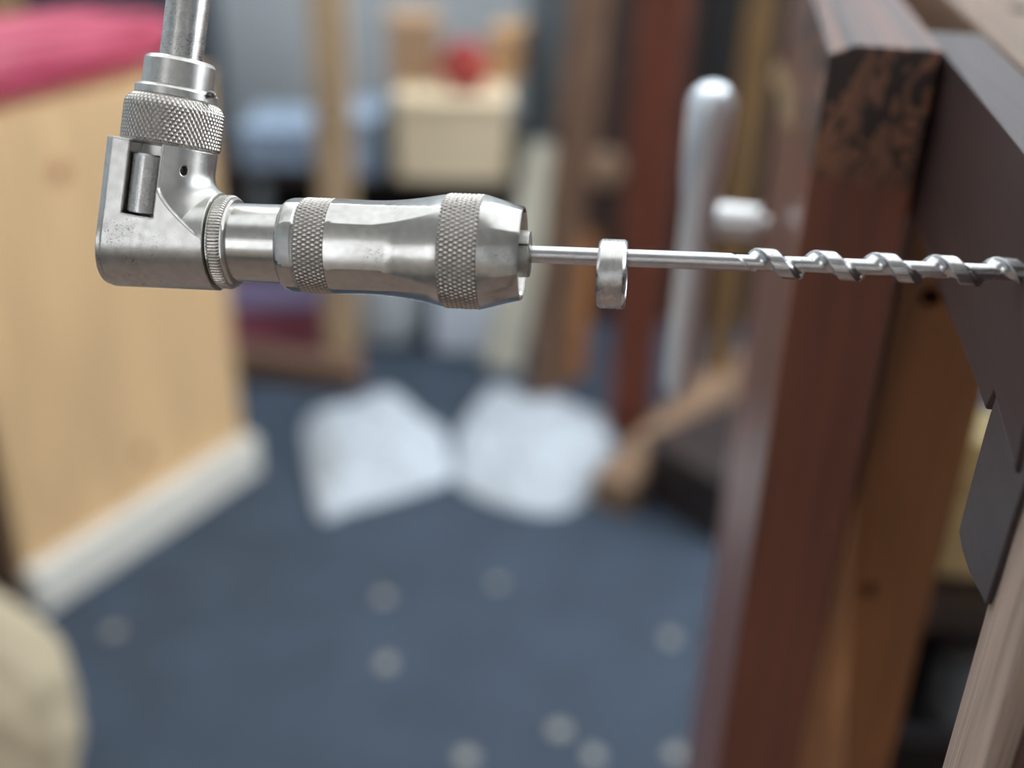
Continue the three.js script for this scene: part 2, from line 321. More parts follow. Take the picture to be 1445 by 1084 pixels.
// ------------------------------------------------------------------ auger bit and ring
{
  const t = thing('auger_bit', 'long bright steel auger bit with a single spiral held in the chuck', 'drill bit', axisAt(746), QT);
  const bx = (px) => tOf(px) - tOf(746), k = kOf(1230);
  part(t, 'shank', alongX(lathe([[bx(706), 0], [bx(706), 12], [bx(712), 12.4], [bx(1012), 12.6], [bx(1012), 0]].map(([x, r]) => [x, r * kOf(880)]), 64)), M.bit);
  const pitch = (bx(1414) - bx(1077)) / 4, c0 = bx(1077), x0 = bx(1008), x1 = bx(1640), nx = 1500, nt = 96, core = 11.4 * k, land = 21.3 * k, sh = 12.6 * kOf(1000);
  const pos = [], uv = [], idx = [];
  for (let i = 0; i <= nx; i++) for (let j = 0; j <= nt; j++) {
    const x = x0 + (x1 - x0) * i / nx, th = 2 * Math.PI * j / nt;       // th: 0 = up, quarter turn = towards the camera
    let ph = (x - c0) / pitch - th / (2 * Math.PI); const turn = Math.floor(ph + 0.5); ph = (ph - turn) * pitch / k;
    const half = 11, q = Math.abs(ph) - half, fil = ph < 0 ? 15 : 12;
    const g = q < 0 ? 1 : q < fil ? (0.72 * (1 - q / fil) ** 2.2 + 0.28 * (q < 1.2 ? 1 - q / 1.2 : 0)) : 0;
    const xx = c0 + turn * pitch + pitch * th / (2 * Math.PI);        // where along the spiral this land stands
    const rise = sstep(bx(1040), bx(1075), xx), L = sh * (1 - rise) + land * rise;
    const before = 1 - sstep(-2, 3, ((x - c0) / pitch + 0.5 - (th - Math.PI * 0.2) / (2 * Math.PI)) * pitch / k);   // full shank up to a slanting shoulder
    let r = core + (L - core) * g; r = Math.max(r, core + (sh - core) * before);
    if (g > 0.99) r -= 0.12 * k * Math.abs(ph) / half;
    pos.push(x, r * Math.cos(th), r * Math.sin(th)); uv.push(x, th * core);
  }
  for (let i = 0; i < nx; i++) for (let j = 0; j < nt; j++) { const a = i * (nt + 1) + j, b = a + nt + 1; idx.push(a, a + 1, b, b, a + 1, b + 1); }
  let g = new THREE.BufferGeometry(); g.setAttribute('position', new THREE.Float32BufferAttribute(pos, 3)); g.setAttribute('uv', new THREE.Float32BufferAttribute(uv, 2)); g.setIndex(idx);
  g.computeVertexNormals();
  part(t, 'twist', g, M.bit);
  part(t, 'lead_screw', alongX(lathe([[bx(1640), 0], [bx(1640), land], [bx(1646), land], [bx(1648), 8 * k], [bx(1652), 8.5 * k], [bx(1656), 7 * k], [bx(1660), 7 * k], [bx(1664), 5 * k], [bx(1668), 5 * k], [bx(1690), 0.0001]], 48)), M.bit);
  // loose ring hanging on the shank
  const kr = kOf(864), ro = 49 * kr, wi = 19.5 * kr, ri = 36 * kr, ch = 3.2 * kr;
  const rg = alongX(lathe([[-wi, ri + 1.2 * kr], [-wi, ro - ch], [-wi + ch, ro - 0.3 * kr], [-wi + ch + 0.8 * kr, ro], [wi - ch - 0.8 * kr, ro], [wi - ch, ro - 0.3 * kr], [wi, ro - ch], [wi, ri + 1.2 * kr], [wi - 1.2 * kr, ri], [-wi + 1.2 * kr, ri], [-wi, ri + 1.2 * kr]], 128));
  const shk = 12.5 * kOf(880);
  const c = axisAt(865.5).addScaledVector(YT, -(ri - shk)).addScaledVector(ZT, 0);
  single('stop_ring', 'short polished steel ring hanging loose on the bit shank', 'ring', rg, M.ring, c, QT.clone().multiply(yaw(-0.035)));
}

// ------------------------------------------------------------------ the bench at the right, turned a little
const BY = 10.7 * Math.PI / 180, FB = V(Math.sin(BY), 0, -Math.cos(BY)), RBn = V(Math.cos(BY), 0, Math.sin(BY)), QB = yaw(-BY), UP = V(0, 1, 0);
const stainN = noiseOf(91), stainN2 = noiseOf(92);
const LEGN = tileNoise(55);
// stained mahogany: dark blotches near the top, tan below them
const legMap = dataTex(512, 1024, (u, v) => {
  const w = stainN2(u * 3, v * 60) * 0.3, band = sstep(0.945, 0.958, v);
  const s = sstep(-0.1, 0.12, stainN(u * 2.2 + w * 2.5, v * 30 + w * 3)) * band, fine = LEGN(u, v, 90, 6) * 0.06, big = LEGN(u, v, 3, 5) * 0.12;
  const red = sstep(0.2, 0.95, v), b = [0.43 + 0.0 * red, 0.22 + 0.02 * red, 0.145 + 0.02 * red], d = [0.16, 0.1, 0.09];
  const pale = [0.5, 0.35, 0.26].map((x) => x), mix = band * 0.75;
  return b.map((x, i) => (x * (1 - mix) + pale[i] * mix) * (1 - s * 0.95) + d[i] * s * 0.95).map((x) => x * (1 + fine + big));
}, true);
{
  // front leg: an upright board seen on its edge
  const A = at(1172, 62, 0.372), Rr = onPlane(1328, 78, A, FB), wid = Rr.clone().sub(A).dot(RBn), top = (A.y + Rr.y) / 2 + 0.001, dep = 0.36;
  const t = thing('bench_leg', 'reddish brown upright bench leg with blotchy stained chamfered top', 'bench leg', V(A.x, 0, A.z).addScaledVector(RBn, wid / 2).addScaledVector(FB, dep / 2), QB);
  const ch = 0.008, prof = [[-wid / 2, 0], [wid / 2, 0], [wid / 2, top], [-wid / 2 + ch, top], [-wid / 2, top - ch * 0.45]];
  const g = plate(prof, dep, 0.0012); g.translate(0, 0, -dep / 2);
  const p = g.attributes.position, n = g.attributes.normal, uv = g.attributes.uv;
  for (let i = 0; i < p.count; i++) { const side = Math.abs(n.getX(i)) > 0.7; uv.setXY(i, side ? p.getZ(i) / dep + 0.5 : p.getX(i) / wid + 0.5, p.getY(i) / top); }
  part(t, 'post', g, new THREE.MeshPhysicalMaterial({ map: legMap, roughness: 0.42, clearcoat: 0.25, clearcoatRoughness: 0.35 }));
  const sc = [[1098, 84], [1112, 96], [1124, 132], [1122, 168], [1112, 196], [1104, 170], [1102, 140], [1090, 112]].map(([x, y]) => onPlane(x, y, A, RBn)), sg = plate(sc.map((q) => [-q.clone().sub(A).dot(FB), q.y]).reverse(), 0.0005, 0.0001);
  const scuff = part(t, 'scuff_patch', sg, plain(150, 122, 84, 0.6), 'pale yellowish scuffed patch on the leg side'); t.updateMatrixWorld(true);
  scuff.quaternion.copy(QB.clone().invert().multiply(basis(FB.clone().negate(), UP, RBn.clone().negate()))); scuff.position.copy(t.worldToLocal(V(A.x, 0, A.z).addScaledVector(RBn, -0.00005)));
  // apron: dark shaped board standing past the leg
  const Q = V(Rr.x, 0, Rr.z).addScaledVector(RBn, 0.0022), nA = RBn.clone().negate();
  const pl = (x, y) => { const q = onPlane(x, y, Q, nA); return [-q.clone().sub(Q).dot(FB), q.y]; };   // [towards camera, height]
  const topN = pl(1445, 228), topE = pl(1326, 52), topY = (topN[1] * 2 + topE[1]) / 3;
  const edge = [[1345, 460], [1323, 399]].map(([x, y]) => pl(x, y));
  const up1 = [[1390, 577], [1377, 541], [1358, 490], [1339, 445], [1323, 399]].map(([x, y]) => pl(x, y));
  const near = pl(1470, 300)[0] + 0.07, yb = up1[up1.length - 1][1];
  const thA = 0.02, E = at(1212, 640, 0.5), back = E.clone().sub(Q).dot(FB) - 0.003;
  const QA = basis(FB.clone().negate(), UP, RBn.clone().negate());   // local x towards the camera, z out of the face
  const Abase = Q.clone();
  const ap = thing('bench_apron', 'dark brown shaped bench apron with an open dovetail joint', 'bench apron', Abase, QA);
  const dt0 = pl(1402, 552), dt1 = pl(1432, 662), dt2 = pl(1449, 588);
  const shapeA = [[near, topY], [-back, topY], [-back, yb], ...up1.slice().reverse(), dt0, dt1, dt2, [near, dt2[1]]];
  const darkW = new THREE.MeshStandardMaterial({ color: lin(72, 51, 49), map: WOOD, roughness: 0.42, bumpMap: WOOD, bumpScale: 0.0001 });
  const ga = plate(shapeA, thA, 0.0005, 0); ga.translate(0, 0, -thA); part(ap, 'board', ga, darkW);
  const j0 = pl(1404, 560), low = [[1396, 584], [1388, 612], [1375, 660], [1357, 728], [1352, 750], [1356, 775], [1366, 806], [1389, 852], [1401, 815], [1420, 752], [1447, 672], [1455, 640]].map(([x, y]) => pl(x, y));
  const j1 = pl(1431.3, 667), j2 = pl(1438, 668), j3 = pl(1455, 598);
  const gb = plate([j0, ...low, j3, j2, j1], 0.0014, 0.0002, 0); gb.translate(0, 0, -0.0016);
  part(ap, 'lower_board', gb, new THREE.MeshStandardMaterial({ color: lin(70, 59, 60), map: WOOD, roughness: 0.42, bumpMap: WOOD, bumpScale: 0.0001 }));
  // worn bench top behind the apron
  const bt = thing('bench_top', 'worn brown workbench top with a small dark knot', 'workbench top', Q.clone().addScaledVector(RBn, thA + 0.002 + 0.17).addScaledVector(FB, 0.2).setY(topY - 0.02), QB);
  part(bt, 'slab', box(0.34, 0.04, 0.65 , 0.002, 2), wood(150, 118, 92, 0.5));
  const kn = onY(1441, 14, topY); const kg = new THREE.CylinderGeometry(0.005, 0.004, 0.003, 24); kg.scale(1, 1, 1.7);
  const km = part(bt, 'knot', kg, plain(40, 28, 24)); km.position.copy(bt.worldToLocal(kn.clone())); bt.updateMatrixWorld(true); km.position.copy(bt.worldToLocal(kn.clone().setY(topY - 0.001)));
  // rear leg with the peg hole
  const er = onPlane(1352, 640, E, FB), w2 = er.clone().sub(E).dot(RBn), topL = topY - 0.045, d2 = 0.06;
  const l2 = thing('bench_leg', 'orange brown square bench leg with a round peg hole and nail hole', 'bench leg', V(E.x, 0, E.z).addScaledVector(RBn, w2 / 2 + 0.004), QB);
  const hole = (x, y, r) => { const q = onPlane(x, y, E, FB); const p = new THREE.Path(); p.absarc(q.clone().sub(E).dot(RBn) - w2 / 2 - 0.004, q.y, r, 0, 2 * Math.PI, true); return p; };
  const s2 = new THREE.Shape([[-w2 / 2, 0], [w2 / 2, 0], [w2 / 2, topL], [-w2 / 2, topL]].map((q) => new THREE.Vector2(...q)));
  s2.holes.push(hole(1314, 419, 0.0046), hole(1226, 832, 0.0036));
  const g2 = new THREE.ExtrudeGeometry(s2, { depth: 0.02, bevelEnabled: false, curveSegments: 24 }); g2.translate(0, 0, -0.02); boxUV(g2, 1);
  const brownL = wood(156, 102, 58, 0.45, WOOD, 0.0003);
  part(l2, 'facing', g2, brownL);
  const g3 = box(w2 - 0.002, topL, d2 - 0.022); g3.translate(0, topL / 2, -0.022 - (d2 - 0.022) / 2); part(l2, 'post', g3, plain(30, 22, 18));
  const batten = plate([[1208, 670], [1186, 1110], [1112, 1110], [1172, 820]].map(([x, y]) => { const q = onPlane(x, y, E, FB); return [q.clone().sub(E).dot(RBn) - w2 / 2 - 0.004, q.y]; }).reverse(), 0.012, 0.001); batten.translate(0, 0, 0.0005);
  part(l2, 'wedge_strip', batten, wood(206, 152, 104, 0.5), 'paler tapered strip beside the leg');
  // thin pale strip in the crack between leg and apron
  const c1 = pl(1306, 205), c2 = pl(1256, 425);
  const st = plate([[c2[0] - 0.0005, c2[1]], [c2[0] + 0.0006, c2[1]], [c1[0] + 0.0006, c1[1]], [c1[0] - 0.0005, c1[1]]], 0.0016, 0.0002);
  const strip = single('pale_strip', 'thin pale strip in the crack between leg and dark apron', 'strip', st, plain(150, 140, 130, 0.5), Abase.clone().addScaledVector(RBn, -0.0022), QA);
  // all of it is one workbench
  const wb = thing('workbench', 'old dark brown workbench at the right with stained reddish front leg', 'workbench', V(E.x, 0, E.z), QB); wb.updateMatrixWorld(true);
  for (const [grp, nm] of [[t, 'leg'], [l2, 'leg'], [ap, 'apron'], [bt, 'top']]) {
    grp.updateMatrixWorld(true); const [first, ...rest] = [...grp.children]; wb.attach(first); first.name = nm; first.userData.label = grp.userData.label;
    for (const r of rest) first.attach(r); scene.remove(grp);
  }
  wb.attach(strip); strip.name = 'pale_strip'; delete strip.userData.category;
  // near batten at the lower right
  const nbq = Q.clone().addScaledVector(RBn, 0.0018), Fp = onPlane(1415, 1000, nbq, nA), bw = 0.022, bd = onPlane(1352, 1000, nbq, nA).sub(Fp).dot(FB), bTop = onPlane(1449, 655, nbq, nA).y;
  const nb = thing('near_batten', 'grey brown rough-sawn upright batten at the lower right corner', 'batten', V(Fp.x, 0, Fp.z).addScaledVector(RBn, bw / 2).addScaledVector(FB, bd / 2), QB);
  const gn = box(bw, bTop, bd, 0.0008); gn.translate(0, bTop / 2, 0); part(nb, 'upright', gn, new THREE.MeshStandardMaterial({ color: lin(206, 180, 162), map: SAWN, roughness: 0.75, bumpMap: SAWN, bumpScale: 0.0004 }));
  const red = wood(104, 66, 54, 0.55, WOODFINE), notchY = onPlane(1425, 972, Fp, FB).y;
  for (const [a, b] of [[0, notchY - 0.002], [notchY + 0.001, bTop - 0.01]]) { const q = box(bw * 0.8, b - a, 0.006, 0.0006); q.translate(bw * 0.1 + 0.0005, (a + b) / 2, bd / 2 + 0.003); part(nb, 'red_facing', q, red, 'reddish strip on the front of the batten'); }
  const Gp = at(1424, 1040, Fp.clone().sub(EYE).dot(FW) - 0.008); const sl = box(0.03, Gp.y + 0.02, 0.02, 0.002); sl.translate(0, (Gp.y + 0.02) / 2, 0);
  const slm = part(nb, 'corner_slat', sl, wood(52, 44, 44, 0.6, WOODFINE), 'near-black slat in the corner'); nb.updateMatrixWorld(true); slm.position.copy(nb.worldToLocal(V(Gp.x, 0, Gp.z).addScaledVector(RBn, 0.021)));
  // under the bench
  const yb1 = onZ(1362, 602, 0.62), yb2 = onZ(1330, 790, 0.62), hgt = yb1.y - yb2.y;
  const pb = thing('pale_block', 'pale yellow stack of planed boards behind the bench leg', 'wood block', V(yb1.x + 0.045, yb2.y, -0.62), yaw(-0.1));
  for (let i = 0; i < 3; i++) { const q = box(0.12 - i * 0.004, hgt / 3 - 0.001, 0.05, 0.002, 0); q.translate(0, hgt * (i + 0.5) / 3, 0); part(pb, 'board', q, wood([246, 250, 252][i], [216, 220, 226][i], 158, 0.6)); }
  const sy = yb2.y - 0.012;
  const sh = thing('under_shelf', 'dark board shelf under the bench carrying the pale stack', 'shelf', V(yb1.x + 0.1, 0, -0.66), yaw(-0.1));
  part(sh, 'board', moved(box(0.34, 0.022, 0.2, 0.002, 0), 0.02, sy, 0), wood(60, 46, 40));
  part(sh, 'upright', moved(box(0.03, sy - 0.011, 0.18), 0.17, (sy - 0.011) / 2, 0), wood(40, 34, 32));
  part(sh, 'upright', moved(box(0.02, sy - 0.011, 0.18), -0.128, (sy - 0.011) / 2, -0.01), wood(40, 34, 32));
  part(sh, 'back_panel', moved(box(0.34, sy, 0.014), 0.02, sy / 2, -0.11), wood(36, 34, 36));  // dark panel placed to keep the space below the shelf dark
  const l1 = onZ(1330, 980, 0.62).y; part(sh, 'lower_board', moved(box(0.26, 0.014, 0.18, 0.002, 0), 0.02, l1, 0), plain(58, 60, 66));
  const bp = onZ(1322, 905, 0.62);
  const gb2 = thing('grey_jar', 'small dull blue-grey jar on the lower dark shelf', 'jar', V(bp.x + 0.012, l1 + 0.0075, -0.6));
  part(gb2, 'jar_body', lathe([[0, 0], [0, 0.02], [0.003, 0.023], [0.045, 0.023], [0.052, 0.018], [0.056, 0.018], [0.056, 0]], 40), plain(92, 102, 108, 0.6));
  part(gb2, 'jar_lid', lathe([[0.054, 0], [0.054, 0.02], [0.066, 0.02], [0.068, 0.017], [0.068, 0]], 40), plain(70, 66, 66, 0.6));
}

// ------------------------------------------------------------------ vise screw and handle left of the leg
const chrome = new THREE.MeshStandardMaterial({ color: new THREE.Color().setRGB(0.88, 0.94, 1.0), metalness: 0.5, roughness: 0.22 });
{
  const hTop = onZ(988, 116, 0.5), hBot = onZ(938, 556, 0.53), dir = hTop.clone().sub(hBot), len = dir.length(); dir.normalize();
  const c = onZ(984, 320, 0.512), q = new THREE.Quaternion().setFromUnitVectors(V(0, 1, 0), dir);
  const t = thing('vise_handle', 'chrome vise handle bar with rounded end hanging by the leg', 'vise handle', c);
  const sTop = hTop.clone().sub(c).dot(dir), sBot = hBot.clone().sub(c).dot(dir), r = 0.0098;
  const prof = [[sBot, 0]]; for (let i = 0; i <= 8; i++) prof.push([sBot + r * (1 - Math.cos(i / 8 * Math.PI / 2)), r * 0.82 * Math.sin(i / 8 * Math.PI / 2)]);
  prof.push([sTop - 0.06, r * 0.86], [sTop - 0.045, r * 1.05]); for (let i = 8; i >= 0; i--) prof.push([sTop - r * 1.15 * (1 - Math.sin((1 - i / 8) * Math.PI / 2)), r * 1.15 * Math.sin(i / 8 * Math.PI / 2)]);
  const bar = part(t, 'handle_bar', lathe(prof, 48), chrome); bar.quaternion.copy(q);
  const hub = alongX(lathe([[0, 0], [0, 0.004], [0.011, 0.004], [0.011, 0.0075], [0.0125, 0.0085], [0.031, 0.0085], [0.0325, 0.0075], [0.0325, 0.004], [0.036, 0.004], [0.036, 0]], 48));
  hub.rotateY(-BY); hub.translate(0, 0, -0.014);
  part(t, 'screw_head', hub, new THREE.MeshStandardMaterial({ color: new THREE.Color().setRGB(0.85, 0.86, 0.86), metalness: 0.9, roughness: 0.35 }));
}

// ------------------------------------------------------------------ middle and far: posts, boards, boxes
function bar2(name, label, cat, a, b, w, d, mat, turn = 0, group) {      // straight bar between two points
  const y = b.clone().sub(a), len = y.length(); y.normalize();
  const z = V(Math.sin(turn), 0, Math.cos(turn)).addScaledVector(y, -V(Math.sin(turn), 0, Math.cos(turn)).dot(y)).normalize(), x = y.clone().cross(z);
  const g = box(w, len, d, 0.003); g.translate(0, len / 2, 0);
  return single(name, label, cat, g, mat, a, basis(x, y, z), group);
}
const upright = (name, label, cat, x, y, h, wpx, d, topY, mat, turn = 0) => { const p = onZ(x, y, h), k = p.clone().sub(EYE).dot(FW) / F; const w = wpx * k; const g = box(w, topY, d, 0.004); g.translate(0, topY / 2, 0); return single(name, label, cat, g, mat, V(p.x, 0, p.z), yaw(turn)); };
upright('red_post', 'red brown square post standing on the floor in the middle distance', 'post', 926, 150, 1.8, 66, 0.07, 0.95, wood(126, 66, 46, 0.5), -0.1);
{
  const a = onY(768, 560), b = onZ(838, -40, 1.98); bar2('brown_board', 'greyish brown board leaning left of the red post', 'board', a, b, 0.07, 0.03, wood(140, 108, 86, 0.6));
  const c = onY(708, 520), d = onZ(772, 205, 2.2); bar2('pale_board', 'pale grey short board leaning behind the knurled chuck nose', 'board', c, d, 0.075, 0.02, wood(206, 202, 184, 0.7));
  const e = onY(808, 536), f = onZ(828, 330, 2.12); bar2('orange_board', 'orange brown narrow board leaning beside the pale board', 'board', e, f, 0.045, 0.022, wood(170, 110, 58, 0.6));
}
upright('tan_batten', 'yellowish tan upright batten behind the chrome handle', 'batten', 1058, 150, 1.95, 42, 0.05, 1.0, wood(150, 116, 74, 0.6), -0.1);
{ // dark cupboard behind the posts
  const p = onZ(930, 200, 2.3), t = thing('dark_cupboard', 'dark brown low cupboard behind the red post', 'cupboard', V(p.x + 0.13, 0, -2.45));
  const dk = wood(50, 38, 34, 0.6); part(t, 'carcass', moved(box(0.55, 0.9, 0.3), 0, 0.45, 0), dk);
  part(t, 'door', moved(box(0.19, 0.84, 0.018), -0.17, 0.45, 0.159), wood(70, 50, 42, 0.6)); part(t, 'door', moved(box(0.33, 0.84, 0.018), 0.1, 0.45, 0.159), wood(24, 24, 26, 0.6));
  const kp = onZ(853, 238, 2.26);
  const kb = part(t.children[1], 'knob', lathe([[0, 0], [0, 0.03], [0.006, 0.036], [0.03, 0.038], [0.036, 0.032], [0.036, 0]], 40).rotateX(Math.PI / 2), wood(170, 138, 112, 0.6)); kb.position.set(kp.x - t.position.x, kp.y, 0.167);
}
{ // low shelf stand along the back
  const sy = 0.34, a = onZ(292, 275, 2.2).x, b = onZ(748, 275, 2.2).x, cx = (a + b) / 2;
  const t = thing('low_shelf', 'low dark wooden stand along the back wall loaded with boxes', 'shelf', V(cx, 0, -2.5));
  const dk = wood(70, 60, 54, 0.6); part(t, 'shelf_board', moved(box(b - a, 0.03, 0.5, 0.003, 0), 0, sy - 0.015, 0), dk);
  for (const s of [-1, 1]) for (const z of [-0.2, 0.2]) part(t, 'leg', moved(box(0.05, sy - 0.03, 0.05), s * (b - a) / 2 - s * 0.04, (sy - 0.03) / 2, z), dk);
  part(t, 'back_panel', moved(box(b - a - 0.05, sy - 0.04, 0.012), 0, (sy - 0.04) / 2, -0.235), wood(44, 44, 48, 0.7));
  // carton: open flaps etc.
  const carton = (name, label, cat, x0, x1, h, hgt, dep, mat, y0 = sy, turn = 0) => {
    const xa = onZ(x0, 200, h).x, xb = onZ(x1, 200, h).x, w = xb - xa, tt = thing(name, label, cat, V((xa + xb) / 2, y0, -h - dep / 2), yaw(turn));
    part(tt, 'box_body', moved(box(w, hgt, dep, 0.006), 0, hgt / 2, 0), mat);
    part(tt, 'lid', moved(box(w * 1.03, 0.018, dep * 1.03, 0.005), 0, hgt + 0.004, 0), mat); return tt;
  };
  carton('pale_blue_box', 'pale blue flat plastic box at the left end of the low stand', 'box', 335, 432, 2.24, 0.07, 0.22, plain(150, 168, 190, 0.5), sy, 0.05);
  carton('pale_blue_box', 'pale blue flat plastic box right of the tan post', 'box', 480, 535, 2.2, 0.11, 0.2, plain(150, 168, 190, 0.5), sy, -0.05);
  carton('beige_carton', 'large beige cardboard carton on the low stand', 'box', 556, 716, 2.19, 0.155, 0.3, plain(226, 208, 176, 0.8), sy, 0.02);
  const tp = sy + 0.155 + 0.013;
  const rb = thing('red_bag', 'crumpled red cloth pouch on top of the beige carton', 'bag', V(onZ(655, 140, 2.25).x, tp, -2.27), yaw(0.2));
  const nb = createNoise3D(rng(8)); const sg = new THREE.SphereGeometry(0.06, 40, 28); { const p = sg.attributes.position; for (let i = 0; i < p.count; i++) { const x = p.getX(i), y = p.getY(i), z = p.getZ(i), f = 1 + 0.18 * nb(x * 14, y * 14, z * 14); p.setXYZ(i, x * f * (0.7 + 2.2 * Math.max(0, y + 0.03)), Math.max(y * f * 0.85, -0.048) + 0.048, z * f * 0.7); } sg.computeVertexNormals(); }
  part(rb, 'pouch', sg, plain(160, 62, 54, 0.8)); part(rb, 'tie', moved(new THREE.TorusGeometry(0.035, 0.006, 10, 32).rotateX(Math.PI / 2), 0, 0.052, 0), plain(120, 46, 40, 0.8));
  carton('brown_carton', 'small brown carton on the left of the beige carton top', 'box', 545, 616, 2.3, 0.12, 0.16, plain(170, 140, 112, 0.8), tp, 0.1);
  carton('tan_carton', 'small tan carton on the right of the beige carton top', 'box', 692, 735, 2.36, 0.09, 0.16, plain(190, 152, 112, 0.8), tp, -0.15);
  carton('grey_case', 'tall blue grey case standing behind the tan carton', 'case', 736, 806, 2.54, 0.4, 0.16, plain(112, 122, 130, 0.6), sy, 0);
}
upright('tan_post', 'pale tan wooden post standing at the back between pale blue boxes', 'post', 468, 120, 2.0, 50, 0.05, 1.0, wood(214, 184, 146, 0.6));
{ // bucket, red box, offcut, white case
  const p = onY(532, 497), t = thing('grey_bucket', 'round pale grey plastic bucket on the floor under the stand', 'bucket', V(p.x + 0.01, 0, p.z - 0.1));
  part(t, 'tub', lathe([[0.02, 0], [0, 0.05], [0.002, 0.068], [0.03, 0.082], [0.2, 0.098], [0.2, 0.102], [0.21, 0.102], [0.21, 0.095], [0.02, 0.075], [0.02, 0]], 64), plain(228, 234, 236, 0.5));
  const hd = new THREE.TorusGeometry(0.1, 0.003, 8, 40, Math.PI); hd.rotateX(-2.0); hd.translate(0, 0.19, 0); part(t, 'handle', hd, plain(90, 90, 92, 0.4, 0.8));
  const q = onY(372, 505); const b = thing('maroon_box', 'dull maroon box on the floor right of the plywood cabinet', 'box', V(q.x + 0.01, 0, q.z - 0.08), yaw(0.1));
  part(b, 'box_body', moved(box(0.19, 0.1, 0.14, 0.006), 0, 0.05, 0), plain(160, 88, 104, 0.7)); part(b, 'lid', moved(box(0.195, 0.02, 0.145, 0.006), 0, 0.108, 0), plain(96, 84, 112, 0.7));
  const r = onY(425, 535); single('wood_offcut', 'brown rough wood offcut lying on the floor before the bucket', 'offcut', plate([[-0.13, 0], [0.12, 0], [0.13, 0.03], [0.11, 0.05], [-0.12, 0.055]], 0.06, 0.003, 0), wood(126, 96, 76, 0.7), V(r.x, 0, r.z - 0.03), yaw(-0.15));
  const s = onY(662, 510), w = thing('white_case', 'bluish white plastic case standing left of the leaning boards', 'case', V(s.x - 0.01, 0, s.z - 0.09), yaw(-0.1));
  part(w, 'case_body', moved(box(0.13, 0.2, 0.12, 0.012), 0, 0.1, 0), plain(226, 236, 248, 0.5)); part(w, 'lid', moved(box(0.135, 0.03, 0.125, 0.01), 0, 0.213, 0), plain(196, 206, 220, 0.5)); part(w, 'latch', moved(box(0.025, 0.04, 0.01), 0, 0.195, 0.064), plain(120, 130, 140));
}
// ------------------------------------------------------------------ crumpled white sheets on the floor
function sheet(name, label, outline, seed, hmax) {
  // outline of floor points; the cloth is a thick heap whose height falls to the rim
  const pts = outline.map(([x, y]) => onY(x, y, 0.02)), c = pts.reduce((a, p) => a.add(p), V(0, 0, 0)).multiplyScalar(1 / pts.length);
  const nA = 96, nR = 30, nn = noiseOf(seed), pos = [], idx = [], uv = [];
  const curve = new THREE.CatmullRomCurve3(pts.map((p) => p.clone().sub(c).setY(0)), true, 'catmullrom', 0.4).getSpacedPoints(nA);
  for (let i = 0; i <= nR; i++) for (let j = 0; j <= nA; j++) {
    const f = i / nR, p = curve[j % nA], x = p.x * f, z = p.z * f;
    const fold = 0.55 + 0.3 * nn(x * 7, z * 7) + 0.28 * (1 - Math.abs(nn(x * 13 + 4, z * 13))) + 0.1 * nn(x * 40, z * 40);
    const h = hmax * fold * (1 - f ** 3) + 0.004 + 0.012 * (1 - f) ; pos.push(x, i === nR ? 0.0 : Math.max(0.004, h), z); uv.push(x, z);
  }
  for (let i = 0; i < nR; i++) for (let j = 0; j < nA; j++) { const a = i * (nA + 1) + j, b = a + nA + 1; idx.push(a, a + 1, b, b, a + 1, b + 1); }
  const g = new THREE.BufferGeometry(); g.setAttribute('position', new THREE.Float32BufferAttribute(pos, 3)); g.setAttribute('uv', new THREE.Float32BufferAttribute(uv, 2)); g.setIndex(idx); g.computeVertexNormals();
  return single(name, label, 'cloth', g, new THREE.MeshStandardMaterial({ color: lin(182, 190, 198), roughness: 0.85, side: THREE.DoubleSide }), V(c.x, 0.001, c.z), null);
}
sheet('white_sheet', 'crumpled white sheet on the floor below the chuck, left of two', [[428, 590], [455, 568], [490, 560], [522, 548], [560, 548], [600, 580], [628, 600], [637, 640], [636, 664], [560, 690], [490, 708], [455, 720], [440, 680]], 3, 0.055);
sheet('white_sheet', 'crumpled white sheet on the floor right of its twin, beside the brown beam', [[642, 610], [660, 575], [690, 540], [722, 540], [745, 560], [790, 562], [852, 575], [868, 620], [848, 670], [810, 704], [765, 712], [700, 698], [645, 668]], 13, 0.055);
{ // beam on the floor and a near-black box for the dark area to its right
  const a = onY(868, 712), b = onY(1020, 560), dir = b.clone().sub(a), len = dir.length() + 0.1; dir.normalize();
  const t = Math.atan2(-dir.z, dir.x);
  single('floor_beam', 'light brown squared beam lying on the floor right of the white sheets', 'beam', moved(box(len, 0.06, 0.07, 0.004, 0), len / 2 - 0.02, 0.03, 0), wood(168, 136, 108, 0.65), a, yaw(t));
  const c = onY(940, 742), ch = thing('dark_box', 'near-black low box beside the floor beam', 'chest', V(c.x + 0.16, 0, c.z - 0.13), yaw(t - 0.35));
  part(ch, 'dark_box_body', moved(box(0.36, 0.1, 0.17, 0.006, 0), 0, 0.05, 0), wood(44, 34, 34, 0.6)); part(ch, 'lid', moved(box(0.37, 0.018, 0.18, 0.006, 0), 0, 0.109, 0), wood(52, 38, 36, 0.6));
}
